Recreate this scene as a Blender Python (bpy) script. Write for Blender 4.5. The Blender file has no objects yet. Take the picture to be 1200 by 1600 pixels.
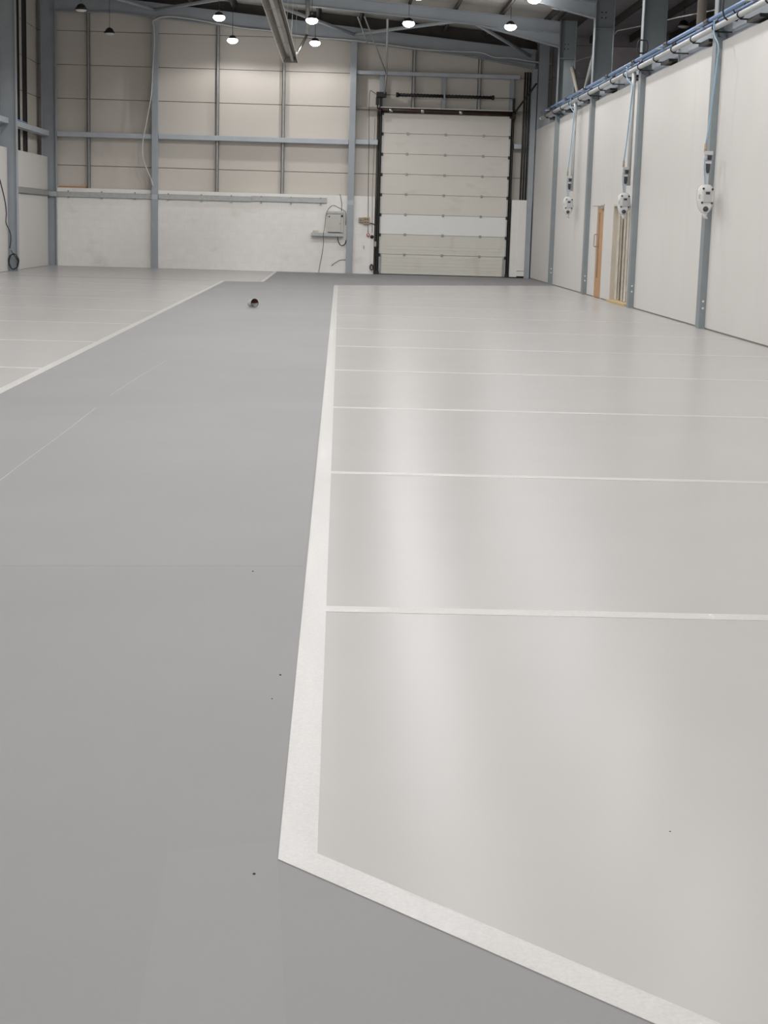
import bpy, bmesh, math, random
from mathutils import Vector, Matrix

random.seed(7)
scene = bpy.context.scene
C = scene.collection

# ------------------------------------------------------------------ camera
EYE = Vector((0, 0, 1.5))
FPX, PITCH, YAW, ROLL = 2484.0, 0.178817, 0.032186, 0.028133
_fw = Vector((math.sin(YAW) * math.cos(PITCH), math.cos(YAW) * math.cos(PITCH), -math.sin(PITCH)))
_r0 = Vector((math.cos(YAW), -math.sin(YAW), 0))
_u0 = _r0.cross(_fw)
_rt = math.cos(ROLL) * _r0 + math.sin(ROLL) * _u0
_up = -math.sin(ROLL) * _r0 + math.cos(ROLL) * _u0
cam_data = bpy.data.cameras.new('camera')
cam = bpy.data.objects.new('camera', cam_data)
C.objects.link(cam)
cam_data.sensor_fit = 'VERTICAL'
cam_data.sensor_height = 36.0
cam_data.lens = FPX / 1600.0 * 36.0
cam_data.clip_end = 200
m = Matrix((_rt, _up, -_fw)).transposed().to_4x4()
m.translation = EYE
cam.matrix_world = m
scene.camera = cam

# ------------------------------------------------------------------ world, exposure
world = bpy.data.worlds.new('world')
scene.world = world
world.use_nodes = True
bg = world.node_tree.nodes['Background']
bg.inputs[0].default_value = (0.9, 0.95, 1.0, 1)
bg.inputs[1].default_value = 0.02
vs = scene.view_settings
vs.view_transform = 'Standard'
vs.look = 'None'
vs.exposure = 0.0
vs.gamma = 1.0
vs.use_curve_mapping = False
LAMP_W = 146.0
LAMP_COL = (1.0, 0.984, 0.966)


# measured spots: where the sight line through a point of the photograph meets a plane of the hall
def _ray(u, v):
    return (u - 600) / FPX * _rt - (v - 800) / FPX * _up + _fw
def pY(u, v, y):
    d = _ray(u, v); return EYE + d * (y / d.y)
def pX(u, v, x):
    d = _ray(u, v); return EYE + d * (x / d.x)
def pZ(u, v, z):
    d = _ray(u, v); return EYE + d * ((z - EYE.z) / d.z)

# ------------------------------------------------------------------ materials
def lin(c):
    return tuple(((x / 255) / 12.92 if x / 255 <= 0.04045 else ((x / 255 + 0.055) / 1.055) ** 2.4) for x in c)

def mat(name, col, rough=0.5, metal=0.0, var=0.06, scale=3.0, bump=0.0, bscale=60.0, spec=0.5, stretch=(1, 1, 1),
        var2=0.0, scale2=0.4, emit=0.0, trans=0.0, alpha=1.0, wave=None, dirt=None, coat=0.0, coat_rough=0.1, coat_bump=None):
    mt = bpy.data.materials.new(name)
    mt.use_nodes = True
    nt = mt.node_tree
    N, L = nt.nodes, nt.links
    b = N['Principled BSDF']
    b.inputs['Roughness'].default_value = rough
    b.inputs['Metallic'].default_value = metal
    b.inputs['Specular IOR Level'].default_value = spec
    b.inputs['Transmission Weight'].default_value = trans
    b.inputs['Alpha'].default_value = alpha
    b.inputs['Coat Weight'].default_value = coat
    b.inputs['Coat Roughness'].default_value = coat_rough
    tc = N.new('ShaderNodeNewGeometry')
    mp = N.new('ShaderNodeMapping')
    mp.inputs['Scale'].default_value = stretch
    L.new(tc.outputs['Position'], mp.inputs['Vector'])
    n1 = N.new('ShaderNodeTexNoise')
    n1.inputs['Scale'].default_value = scale
    n1.inputs['Detail'].default_value = 5
    L.new(mp.outputs[0], n1.inputs['Vector'])
    r1 = N.new('ShaderNodeMapRange')
    r1.inputs['From Min'].default_value = 0.3
    r1.inputs['From Max'].default_value = 0.7
    r1.inputs['To Min'].default_value = 1 - var
    r1.inputs['To Max'].default_value = 1 + var
    L.new(n1.outputs['Fac'], r1.inputs['Value'])
    fac = r1.outputs[0]
    if var2:
        n2 = N.new('ShaderNodeTexNoise')
        n2.inputs['Scale'].default_value = scale2
        n2.inputs['Detail'].default_value = 2
        L.new(mp.outputs[0], n2.inputs['Vector'])
        r2 = N.new('ShaderNodeMapRange')
        r2.inputs['From Min'].default_value = 0.3
        r2.inputs['From Max'].default_value = 0.7
        r2.inputs['To Min'].default_value = 1 - var2
        r2.inputs['To Max'].default_value = 1 + var2
        L.new(n2.outputs['Fac'], r2.inputs['Value'])
        mm = N.new('ShaderNodeMath'); mm.operation = 'MULTIPLY'
        L.new(fac, mm.inputs[0]); L.new(r2.outputs[0], mm.inputs[1])
        fac = mm.outputs[0]
    mul = N.new('ShaderNodeVectorMath'); mul.operation = 'SCALE'
    mul.inputs[0].default_value = col[:3]
    L.new(fac, mul.inputs['Scale'])
    colout = mul.outputs[0]
    if dirt:                                   # stains of their own shape: (colour, stretch, threshold, strength)
        dc, dst, dth, dk = dirt
        dm = N.new('ShaderNodeMapping'); dm.inputs['Scale'].default_value = dst
        L.new(tc.outputs['Position'], dm.inputs['Vector'])
        dn = N.new('ShaderNodeTexNoise'); dn.inputs['Scale'].default_value = 1.0; dn.inputs['Detail'].default_value = 6
        L.new(dm.outputs[0], dn.inputs['Vector'])
        dr = N.new('ShaderNodeMapRange')
        dr.inputs['From Min'].default_value = dth
        dr.inputs['From Max'].default_value = dth + 0.15
        dr.inputs['To Max'].default_value = dk
        L.new(dn.outputs['Fac'], dr.inputs['Value'])
        mx = N.new('ShaderNodeMix'); mx.data_type = 'RGBA'
        L.new(dr.outputs[0], mx.inputs['Factor'])
        L.new(colout, mx.inputs['A']); mx.inputs['B'].default_value = (*dc, 1)
        colout = mx.outputs['Result']
    L.new(colout, b.inputs['Base Color'])
    if emit:
        b.inputs['Emission Color'].default_value = (1, 0.99, 0.97, 1)
        b.inputs['Emission Strength'].default_value = emit
    hgt = None
    if bump:
        nb = N.new('ShaderNodeTexNoise')
        nb.inputs['Scale'].default_value = bscale
        nb.inputs['Detail'].default_value = 3
        L.new(mp.outputs[0], nb.inputs['Vector'])
        hgt = (nb.outputs['Fac'], bump, 0.01)
    if wave:                                   # rolled micro-ribs: (axis, ribs per metre, strength)
        ax, k, st = wave
        wv = N.new('ShaderNodeTexWave')
        wv.wave_type = 'BANDS'; wv.bands_direction = ax
        wv.inputs['Scale'].default_value = k * 0.314
        L.new(tc.outputs['Position'], wv.inputs['Vector'])
        hgt = (wv.outputs['Fac'], st, 0.004)
    if coat_bump:
        cn = N.new('ShaderNodeTexNoise'); cn.inputs['Scale'].default_value = coat_bump[1]; cn.inputs['Detail'].default_value = 2
        L.new(mp.outputs[0], cn.inputs['Vector'])
        cbp = N.new('ShaderNodeBump'); cbp.inputs['Strength'].default_value = coat_bump[0]; cbp.inputs['Distance'].default_value = 0.01
        L.new(cn.outputs['Fac'], cbp.inputs['Height']); L.new(cbp.outputs[0], b.inputs['Coat Normal'])
    if hgt:
        bp = N.new('ShaderNodeBump')
        bp.inputs['Strength'].default_value = hgt[1]
        bp.inputs['Distance'].default_value = hgt[2]
        L.new(hgt[0], bp.inputs['Height'])
        L.new(bp.outputs[0], b.inputs['Normal'])
    return mt

M = {}
M['aisle'] = mat('aisle_grey_paint', (0.262, 0.26, 0.266), 0.58, var=0.02, scale=1.2, var2=0.03, scale2=0.35, bump=0.05, bscale=90, spec=0.2)
M['bay'] = mat('bay_light_grey_paint', (0.46, 0.449, 0.444), 0.265, var=0.012, scale=1.5, var2=0.02, scale2=0.3, bump=0.012, bscale=25, spec=0.04)
M['line'] = mat('white_line_paint', (0.55, 0.543, 0.537), 0.4, var=0.06, scale=110, spec=0.12, coat=0.3, coat_rough=0.05, coat_bump=(0.22, 210))
M['touch_up'] = mat('fresh_grey_touch_up', (0.268, 0.266, 0.271), 0.57, var=0.02, scale=1.2, var2=0.03, scale2=0.35, spec=0.2)
M['joint'] = mat('dark_floor_joint', (0.19, 0.185, 0.18), 0.6)
M['scratch'] = mat('pale_chalk_mark', (0.36, 0.36, 0.36), 0.6)
M['speck'] = mat('dark_grit', (0.06, 0.055, 0.05), 0.8)
M['concrete'] = mat('concrete_slab', (0.2, 0.2, 0.2), 0.7)
M['wall_white'] = mat('white_wall_paint', (0.63, 0.617, 0.6), 0.55, var=0.012, scale=0.8, var2=0.01, spec=0.3,
                      dirt=((0.56, 0.545, 0.53), (3, 3, 0.12), 0.6, 0.3))
M['block'] = mat('white_painted_block', (0.87, 0.852, 0.826), 0.6, var=0.025, scale=5, bump=0.15, bscale=70, spec=0.3,
                 dirt=((0.52, 0.48, 0.43), (0.9, 0.9, 1.6), 0.62, 0.35))
M['mortar'] = mat('painted_mortar_joint', (0.81, 0.79, 0.765), 0.7, var=0.03)
M['clad'] = mat('cream_cladding_sheet', (0.64, 0.6, 0.55), 0.5, var=0.015, scale=0.7, var2=0.02, wave=('Z', 20, 0.12), spec=0.3,
                dirt=((0.5, 0.46, 0.41), (1.2, 1.2, 0.8), 0.62, 0.3))
M['clad_gap'] = mat('cladding_joint', (0.27, 0.245, 0.215), 0.8)
M['clad_dark'] = mat('dark_grey_cladding', (0.42, 0.41, 0.42), 0.55, wave=('Z', 12, 0.3))
M['clad_pink'] = mat('pale_pink_sheet', (0.78, 0.7, 0.73), 0.6)
M['deck'] = mat('roof_liner_sheet', (0.62, 0.6, 0.56), 0.55, var=0.05, scale=0.8, wave=('Y', 6, 0.3))
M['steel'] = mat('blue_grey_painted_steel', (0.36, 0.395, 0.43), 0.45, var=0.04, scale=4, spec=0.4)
M['steel_shaded'] = mat('shaded_painted_steel', (0.235, 0.265, 0.28), 0.45, var=0.04, scale=4, spec=0.4)  # same column paint, shade of the right-hand columns put into the colour
M['steel_lt'] = mat('grey_painted_steel_rail', (0.46, 0.5, 0.54), 0.45, var=0.05, scale=4, spec=0.4)
M['galv'] = mat('galvanised_steel', (0.34, 0.345, 0.345), 0.45, metal=0.4, var=0.08, scale=8)
M['galv_lt'] = mat('bright_galvanised_tray', (0.46, 0.48, 0.475), 0.45, metal=0.3, var=0.08, scale=12)
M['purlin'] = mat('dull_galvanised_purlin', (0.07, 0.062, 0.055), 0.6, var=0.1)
M['alu'] = mat('brushed_steel_trough', (0.42, 0.4, 0.37), 0.3, metal=0.9, var=0.1, scale=6, stretch=(6, 0.5, 6))
M['tube_steel'] = mat('heated_tube_steel', (0.2, 0.18, 0.165), 0.35, metal=0.8, var=0.15, scale=5)
M['door_cream'] = mat('cream_door_panel', (0.7, 0.675, 0.625), 0.45, var=0.015, scale=2, wave=('Z', 12, 0.12), spec=0.35,
                      dirt=((0.4, 0.37, 0.31), (0.8, 1, 2.2), 0.6, 0.35))
M['door_grey'] = mat('weathered_cream_door_panel', (0.68, 0.665, 0.6), 0.45, var=0.02, scale=2, wave=('Z', 12, 0.25), spec=0.35,
                     dirt=((0.36, 0.33, 0.25), (2.5, 1, 1.0), 0.6, 0.2))
M['door_white'] = mat('new_white_door_panel', (0.8, 0.81, 0.8), 0.4, var=0.01, wave=('Z', 12, 0.1))
M['black'] = mat('black_steel', (0.012, 0.012, 0.012), 0.5, var=0.1)
M['rubber'] = mat('black_rubber_cable', (0.02, 0.02, 0.02), 0.55)
M['rust'] = mat('red_oxide_shaft', (0.045, 0.022, 0.016), 0.4, metal=0.3, var=0.3, scale=5)
M['bolt'] = mat('zinc_bolt', (0.7, 0.7, 0.7), 0.4)
M['chrome'] = mat('bright_steel', (0.6, 0.58, 0.55), 0.25, metal=1.0)
M['white_cable'] = mat('white_pvc_cable', (0.62, 0.62, 0.6), 0.45)
M['box_white'] = mat('white_boxing', (0.78, 0.77, 0.745), 0.5, var=0.015)
M['cab'] = mat('grey_enclosure', (0.55, 0.545, 0.51), 0.45, var=0.01)
M['cream'] = mat('cream_plastic', (0.62, 0.58, 0.5), 0.5)
M['brown_box'] = mat('aged_beige_socket', (0.36, 0.29, 0.21), 0.55, var=0.2, scale=30)
M['red'] = mat('red_plastic', (0.45, 0.02, 0.025), 0.4)
M['wood'] = mat('oak_veneer', (0.47, 0.265, 0.125), 0.45, var=0.12, scale=9, stretch=(8, 8, 0.6))
M['wood_dark'] = mat('dark_vision_glass', (0.22, 0.12, 0.06), 0.25, var=0.05)
M['sill'] = mat('raw_timber_sill', (0.52, 0.4, 0.2), 0.6, var=0.15, scale=12)
M['jamb'] = mat('cream_jamb', (0.55, 0.5, 0.43), 0.5)
M['pvc'] = mat('clear_pvc_strip', (0.62, 0.56, 0.46), 0.1, trans=0.45, var=0.15, scale=5)
M['pipe_grey'] = mat('pale_grey_pipe', (0.5, 0.52, 0.52), 0.35, var=0.02)
M['pipe_blue'] = mat('blue_air_pipe', (0.17, 0.3, 0.56), 0.3, var=0.03)
M['hose_blue'] = mat('light_blue_hose', (0.27, 0.43, 0.57), 0.35)
M['shrink'] = mat('clear_wrap_over_white', (0.8, 0.8, 0.79), 0.2, trans=0.25, var=0.05, scale=30, bump=0.4, bscale=25)
M['reel_grey'] = mat('grey_reel_body', (0.45, 0.45, 0.46), 0.4)
M['smoke'] = mat('smoked_bowl', (0.05, 0.05, 0.07), 0.2)
M['tan'] = mat('tan_painted_tube', (0.3, 0.27, 0.23), 0.5)
M['brown'] = mat('brown_paint_residue', (0.09, 0.03, 0.012), 0.6, var=0.3, scale=40)
M['tin'] = mat('pale_paint_kettle', (0.55, 0.53, 0.5), 0.35, var=0.1, scale=30)
M['dark_pipe'] = mat('dark_conduit', (0.035, 0.036, 0.035), 0.5)
M['lens_on'] = mat('lit_lamp_lens', (0.8, 0.8, 0.8), 0.4, emit=25.0)
M['lens_off'] = mat('unlit_lamp_lens', (0.7, 0.7, 0.68), 0.4)

# ------------------------------------------------------------------ mesh building
class MB:
    def __init__(self):
        self.v = []; self.f = []; self.smooth = []
    def _add(self, vs_, fs, smooth=False):
        o = len(self.v)
        self.v += [Vector(p) for p in vs_]
        self.f += [tuple(i + o for i in q) for q in fs]
        self.smooth += [smooth] * len(fs)
        return self
    def box(self, x0, x1, y0, y1, z0, z1):
        return self._add([(x0, y0, z0), (x1, y0, z0), (x1, y1, z0), (x0, y1, z0), (x0, y0, z1), (x1, y0, z1), (x1, y1, z1), (x0, y1, z1)],
                         [(0, 3, 2, 1), (4, 5, 6, 7), (0, 1, 5, 4), (1, 2, 6, 5), (2, 3, 7, 6), (3, 0, 4, 7)])
    def bbox(self, x0, x1, y0, y1, z0, z1, b):
        bm = bmesh.new()
        bmesh.ops.create_cube(bm, size=1)
        for q in bm.verts:
            q.co = Vector(((x0 + x1) / 2 + q.co.x * (x1 - x0), (y0 + y1) / 2 + q.co.y * (y1 - y0), (z0 + z1) / 2 + q.co.z * (z1 - z0)))
        bmesh.ops.bevel(bm, geom=bm.edges[:], offset=b, segments=2, affect='EDGES', profile=0.5)
        bm.verts.index_update()
        self._add([q.co.copy() for q in bm.verts], [tuple(w.index for w in f.verts) for f in bm.faces])
        bm.free()
        return self
    def prism(self, pts, z0, z1):          # plan polygon (counter-clockwise) extruded upwards
        n = len(pts)
        return self._add([(x, y, z0) for x, y in pts] + [(x, y, z1) for x, y in pts],
                         [tuple(range(n - 1, -1, -1)), tuple(range(n, 2 * n))] +
                         [(i, (i + 1) % n, n + (i + 1) % n, n + i) for i in range(n)])
    def prismY(self, pts, y0, y1):         # polygon in X,Z extruded along Y
        n = len(pts)
        return self._add([(x, y0, z) for x, z in pts] + [(x, y1, z) for x, z in pts],
                         [tuple(range(n)), tuple(range(2 * n - 1, n - 1, -1))] +
                         [(i, n + i, n + (i + 1) % n, (i + 1) % n) for i in range(n)])
    def tube(self, pts, r, n=8, smooth=True, cap=True):
        pts = [Vector(p) for p in pts]
        t0 = (pts[1] - pts[0]).normalized()
        nrm = t0.orthogonal().normalized()
        vs_ = []
        for i, p in enumerate(pts):
            t = (pts[min(i + 1, len(pts) - 1)] - pts[max(i - 1, 0)]).normalized()
            nrm = (nrm - t * nrm.dot(t)).normalized()
            bi = t.cross(nrm)
            rr = r[i] if isinstance(r, (list, tuple)) else r
            for k in range(n):
                a = 2 * math.pi * k / n
                vs_.append(p + (nrm * math.cos(a) + bi * math.sin(a)) * rr)
        fs = []
        for i in range(len(pts) - 1):
            for k in range(n):
                k2 = (k + 1) % n
                fs.append((i * n + k, i * n + k2, (i + 1) * n + k2, (i + 1) * n + k))
        self._add(vs_, fs, smooth)
        if cap:
            o = len(self.v) - len(vs_)
            self.f += [tuple(o + k for k in range(n - 1, -1, -1)), tuple(o + (len(pts) - 1) * n + k for k in range(n))]
            self.smooth += [False, False]
        return self
    def lathe(self, c, prof, axis='Z', n=20, smooth=True):     # profile of (radius, height)
        vs_ = []
        for r, h in prof:
            for k in range(n):
                a = 2 * math.pi * k / n
                x, y = r * math.cos(a), r * math.sin(a)
                p = {'Z': (x, y, h), 'Y': (x, h, y), 'X': (h, x, y)}[axis]
                vs_.append(Vector(c) + Vector(p))
        fs = []
        for i in range(len(prof) - 1):
            for k in range(n):
                k2 = (k + 1) % n
                fs.append((i * n + k, i * n + k2, (i + 1) * n + k2, (i + 1) * n + k))
        return self._add(vs_, fs, smooth)
    def ibeam(self, p0, p1, updir, depth, width, tf=0.016, tw=0.012):
        p0, p1, updir = Vector(p0), Vector(p1), Vector(updir)
        t = (p1 - p0).normalized()
        u = (updir - t * updir.dot(t)).normalized()
        s = t.cross(u)
        def bar(a0, a1, b0, b1):
            q = []
            for p in (p0, p1):
                for a, b in ((a0, b0), (a1, b0), (a1, b1), (a0, b1)):
                    q.append(p + u * a + s * b)
            self._add(q, [(0, 1, 2, 3), (7, 6, 5, 4), (0, 4, 5, 1), (1, 5, 6, 2), (2, 6, 7, 3), (3, 7, 4, 0)])
        bar(depth / 2 - tf, depth / 2, -width / 2, width / 2)
        bar(-depth / 2, -depth / 2 + tf, -width / 2, width / 2)
        bar(-depth / 2 + tf, depth / 2 - tf, -tw / 2, tw / 2)
        return self
    def mesh(self, name, origin=(0, 0, 0)):
        me = bpy.data.meshes.new(name)
        o = Vector(origin)
        me.from_pydata([p - o for p in self.v], [], self.f)
        me.polygons.foreach_set('use_smooth', self.smooth)
        bm = bmesh.new(); bm.from_mesh(me)
        bmesh.ops.recalc_face_normals(bm, faces=bm.faces)
        bm.to_mesh(me); bm.free()
        return me

def smoothpath(pts, k=6):
    pts = [Vector(p) for p in pts]
    P = [2 * pts[0] - pts[1]] + pts + [2 * pts[-1] - pts[-2]]
    out = []
    for i in range(1, len(P) - 2):
        for j in range(k):
            t = j / k
            a, b, c, d = P[i - 1], P[i], P[i + 1], P[i + 2]
            out.append(0.5 * ((2 * b) + (c - a) * t + (2 * a - 5 * b + 4 * c - d) * t * t + (3 * b - a - 3 * c + d) * t ** 3))
    out.append(pts[-1])
    return out

def tag(o, label=None, cat=None, group=None, kind=None):
    if label: o['label'] = label
    if cat: o['category'] = cat
    if group: o['group'] = group
    if kind: o['kind'] = kind
    return o

def wloc(o):
    l = Vector(o.location)
    while o.parent:
        o = o.parent; l += o.location
    return l

def obj(name, mb, material, parent=None, origin=None, **kw):
    """one mesh object; geometry given in hall coordinates"""
    base = wloc(parent) if parent else Vector((0, 0, 0))
    org = Vector(origin) if origin is not None else (base if parent else None)
    if org is None:
        xs = [p.x for p in mb.v]; ys = [p.y for p in mb.v]; zs = [p.z for p in mb.v]
        org = Vector(((min(xs) + max(xs)) / 2, (min(ys) + max(ys)) / 2, min(zs)))
    me = mb.mesh(name, org)
    me.materials.append(M[material])
    o = bpy.data.objects.new(name, me)
    C.objects.link(o)
    o.parent = parent
    o.location = org - base
    return tag(o, **kw)

def share(name, me, loc, parent=None, scale=None, **kw):
    o = bpy.data.objects.new(name, me)
    C.objects.link(o)
    o.parent = parent
    o.location = Vector(loc) - (wloc(parent) if parent else Vector((0, 0, 0)))
    if scale: o.scale = scale
    return tag(o, **kw)

def empty(name, loc, **kw):
    o = bpy.data.objects.new(name, None)
    C.objects.link(o)
    o.location = loc
    o.empty_display_size = 0.2
    return tag(o, **kw)

def unit_mesh(name, mb, material):
    me = mb.mesh(name)
    me.materials.append(M[material])
    return me

# ------------------------------------------------------------------ main sizes of the hall (metres)
XL, XR = -8.80, 5.84           # faces of the left lining and of the right partition
YB, YF = 49.36, -9.0           # back cladding, wall behind the camera
TOPR = 4.43                    # top of the right partition
COLR = [43.9, 37.8, 31.68, 25.42]    # columns of the right wall that the photograph shows
def roof(x):                   # underside of the roof deck
    return 7.62 - 0.075 * x if x < 6.2 else 7.155 + 0.06 * (x - 6.2)

# ================================================================== FLOOR
Z1, Z2 = 0.0012, 0.0024
floor = obj('floor', MB().box(-9.6, 16.2, YF - 0.3, 50.0, -0.25, 0.0), 'aisle', origin=(0, 0, 0), kind='structure',
            label='smooth grey painted concrete floor of the hall')
EL, ER = 39.35, 43.1           # far edge of the right-hand bays (runs slightly askew)
bayR = [(-0.114, 3.594), (2.70, 0.70), (XR, 0.70), (XR, ER), (-0.114, EL)]
obj('bay_coating', MB().prism(bayR, 0.0, Z1), 'bay', floor, label='glossy light grey bay coating by the right wall')
bayL = [(XL, YF), (-2.84, YF), (-2.84, 40.2), (-1.88, 40.3), (-1.88, 49.12), (XL, 49.12)]
obj('bay_coating', MB().prism(bayL, 0.0, Z1), 'bay', floor, label='light grey bay coating by the left wall')
W = 0.095
def quad_line(name, pts, **kw):
    return obj(name, MB().prism(pts, Z1, Z2), 'line', floor, **kw)
quad_line('border_line', [(-0.114, 3.594), (-0.021, 3.633), (-0.021, EL + 0.06), (-0.114, EL)], label='white painted border line along the aisle')
dx, dy = 2.70 + 0.114, 0.70 - 3.594
quad_line('border_line', [(-0.114, 3.594), (2.70, 0.70), (2.83, 0.70), (-0.021, 3.633)], label='white diagonal border line at the near corner')
quad_line('border_line', [(-0.021, EL - 0.08), (XR, ER - 0.14), (XR, ER), (-0.021, EL + 0.06)], label='white border line at the far end of the bays')
quad_line('border_line', [(-2.935, YF), (-2.84, YF), (-2.84, 40.2), (-2.935, 40.2)], label='white border line of the left bays')
quad_line('border_line', [(-1.975, 40.29), (-1.88, 40.3), (-1.88, 49.12), (-1.975, 49.12)], label='short white border line before the back wall')
for y in (6.11, 9.6, 13.1, 16.5, 19.78, 23.17, 26.56, 29.62, 33.4, 36.6):
    sk = 0.0 if y < 25 else (y - 25) * 0.07
    quad_line('bay_line', [(-0.021, y - W / 2), (XR, y - W / 2 + sk), (XR, y + W / 2 + sk), (-0.021, y + W / 2)])
for y in (5.4, 8.9, 12.4, 15.88, 19.43, 22.92, 26.28, 30.05, 33.4, 36.8):
    quad_line('bay_line', [(XL, y - W / 2), (-2.935, y - W / 2), (-2.935, y + W / 2), (XL, y + W / 2)])
obj('floor_joint', MB().box(XL, -2.84, 40.19, 40.25, Z1, Z2), 'joint', floor, label='dark joint across the left bays')
# a long pale scuff on the aisle, grit, and overlapping roller passes
sc = [pZ(u, v, 0.0) for u, v in ((0, 751), (40, 720), (100, 676), (150, 637))]
sc2 = [pZ(u, v, 0.0) for u, v in ((172, 618), (215, 590), (260, 563))]
for seg in (sc, sc2):
    mb = MB()
    for a, b in zip(seg[:-1], seg[1:]):
        d = Vector((b.x - a.x, b.y - a.y, 0)).normalized(); n = Vector((-d.y, d.x, 0)) * 0.004
        mb.prism([(a.x - n.x, a.y - n.y), (b.x - n.x, b.y - n.y), (b.x + n.x, b.y + n.y), (a.x + n.x, a.y + n.y)][::1], 0.0, 0.0012)
    obj('scuff_mark', mb, 'scratch', floor, label='thin pale scuff line on the grey aisle')
for qd in ([(205, 1640), (450, 1640), (432, 1315), (262, 1332)], [(-20, 884), (474, 884), (503, 628), (-20, 636)]):
    pp = [pZ(u, v, 0.0) for u, v in qd]
    obj('touch_up_patch', MB().prism([(p.x, p.y) for p in pp], 0.0, 0.0004), 'touch_up', floor)
for u, v, r in ((438, 1055, 0.004), (425, 1092, 0.0025), (397, 1366, 0.004), (1047, 1300, 0.003), (395, 893, 0.004)):
    p = pZ(u, v, 0.0)
    obj('grit', MB().lathe((p.x, p.y, 0.0), [(r, 0), (r * 0.8, r * 0.7), (0.0001, r)], n=7), 'speck', floor)

# ================================================================== BACK WALL
wb = obj('wall_back', MB().box(-9.6, 1.05, YB + 0.03, YB + 0.12, 0, 8.6).box(5.2, 6.3, YB + 0.03, YB + 0.12, 0, 8.6)
         .box(1.05, 5.2, YB + 0.03, YB + 0.12, 4.86, 8.6).box(6.3, 16.2, YB + 0.03, YB + 0.12, 0, 8.6).box(-9.6, 6.3, YB + 0.12, YB + 0.2, 0, 8.6),
         'clad_gap', kind='structure', label='gable wall of cream cladding above white blockwork')
rows = [2.0, 3.0, 3.98, 4.96, 5.94, 6.92, 7.9]
spans = [(-9.45, -5.62), (-5.58, 0.28), (0.32, 6.28)]
g = 0.01
for zi in range(6):
    z0, z1 = rows[zi] + g, rows[zi + 1] - g
    for x0, x1 in spans:
        parts = [(x0, x1, z0, z1)]
        if x0 > 0 and z0 < 4.86:
            parts = [(x0, 1.05, z0, z1), (5.2, x1, z0, z1)]
        for a, b_, c, d in parts:
            obj('cladding_panel', MB().box(a, b_, YB, YB + 0.035, c, d), 'clad', wb)
obj('cladding_panel', MB().box(5.2, 6.28, YB, YB + 0.035, 0.0, 1.988), 'clad', wb)
# painted blockwork, ten courses
BY = 49.12
obj('mortar_backing', MB().box(-9.2, 1.04, BY + 0.004, BY + 0.2, 0, 2.33), 'mortar', wb)
bm_full = unit_mesh('block', MB().box(0, 0.442, 0, 0.1, 0, 0.226), 'block')
bm_half = unit_mesh('block', MB().box(0, 0.2185, 0, 0.1, 0, 0.226), 'block')
for r in range(10):
    x = -8.98 + (0 if r % 2 == 0 else -0.225)
    z = 0.004 + r * 0.233
    while x < 1.03:
        if x + 0.442 > 1.045:
            if x + 0.2185 <= 1.05: share('block', bm_half, (x, BY, z), wb)
            break
        share('block', bm_full, (x, BY + random.uniform(-0.0012, 0.0012), z), wb)
        x += 0.4505
# upright sheeting rails (C section) and horizontal girts
for x, z0, z1 in ((-7.60, 2.33, 7.75), (-3.75, 2.33, 7.5), (-1.78, 2.33, 7.3), (2.11, 4.98, 6.98), (4.09, 4.98, 6.82)):
    obj('upright_rail', MB().box(x - 0.045, x - 0.03, YB - 0.14, YB - 0.003, z0, z1).box(x - 0.045, x + 0.045, YB - 0.14, YB - 0.125, z0, z1)
        .box(x + 0.033, x + 0.045, YB - 0.14, YB - 0.11, z0, z1), 'galv', wb)
obj('upright_rail', MB().box(2.975, 3.085, YB - 0.16, YB - 0.003, 4.98, 5.9), 'steel', wb)
obj('upright_rail', MB().box(1.1, 1.22, YB - 0.16, YB - 0.003, 4.98, 5.9), 'steel', wb)
obj('upright_rail', MB().box(5.02, 5.14, YB - 0.16, YB - 0.003, 4.98, 5.9), 'steel', wb)
for x0, x1, z0, z1 in ((-8.53, -5.70, 3.83, 3.975), (-5.50, 0.2, 3.84, 3.985), (0.40, 1.08, 3.86, 4.0), (5.2, 5.72, 3.86, 4.0), (0.40, 5.3, 5.9, 6.01)):
    obj('girt', MB().bbox(x0, x1, YB - 0.3, YB - 0.003, z0, z1, 0.008), 'steel_lt', wb)
obj('lintel', MB().box(0.40, 5.3, YB - 0.2, YB - 0.003, 4.9, 4.97), 'tan', wb)
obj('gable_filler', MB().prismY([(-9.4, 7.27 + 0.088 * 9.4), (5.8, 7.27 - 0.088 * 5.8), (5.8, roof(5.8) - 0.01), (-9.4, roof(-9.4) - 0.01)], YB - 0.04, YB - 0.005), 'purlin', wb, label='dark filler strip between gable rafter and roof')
obj('batten', MB().box(-8.5, -7.68, YB - 0.1, YB - 0.005, 2.335, 2.38), 'wood', wb, label='brown timber batten on top of the blockwork')
# gable wall of the dark neighbouring hall, seen over the partition
for z0, z1 in ((4.0, 5.2), (5.22, 6.0), (6.02, 6.95)):
    obj('cladding_panel', MB().box(8.1, 10.3, YB, YB + 0.03, z0, z1), 'clad_pink', wb, label='pale pink panel behind the steel columns')
    obj('cladding_panel', MB().box(6.3, 8.08, YB, YB + 0.03, z0, z1), 'clad_dark', wb)
    obj('cladding_panel', MB().box(10.32, 16.1, YB, YB + 0.03, z0, z1), 'clad_dark', wb)
obj('cladding_panel', MB().box(6.3, 16.1, YB, YB + 0.03, 6.97, 7.9), 'clad_dark', wb)
obj('cladding_panel', MB().box(6.3, 16.1, YB, YB + 0.03, 0.0, 3.98), 'clad_dark', wb)

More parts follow.
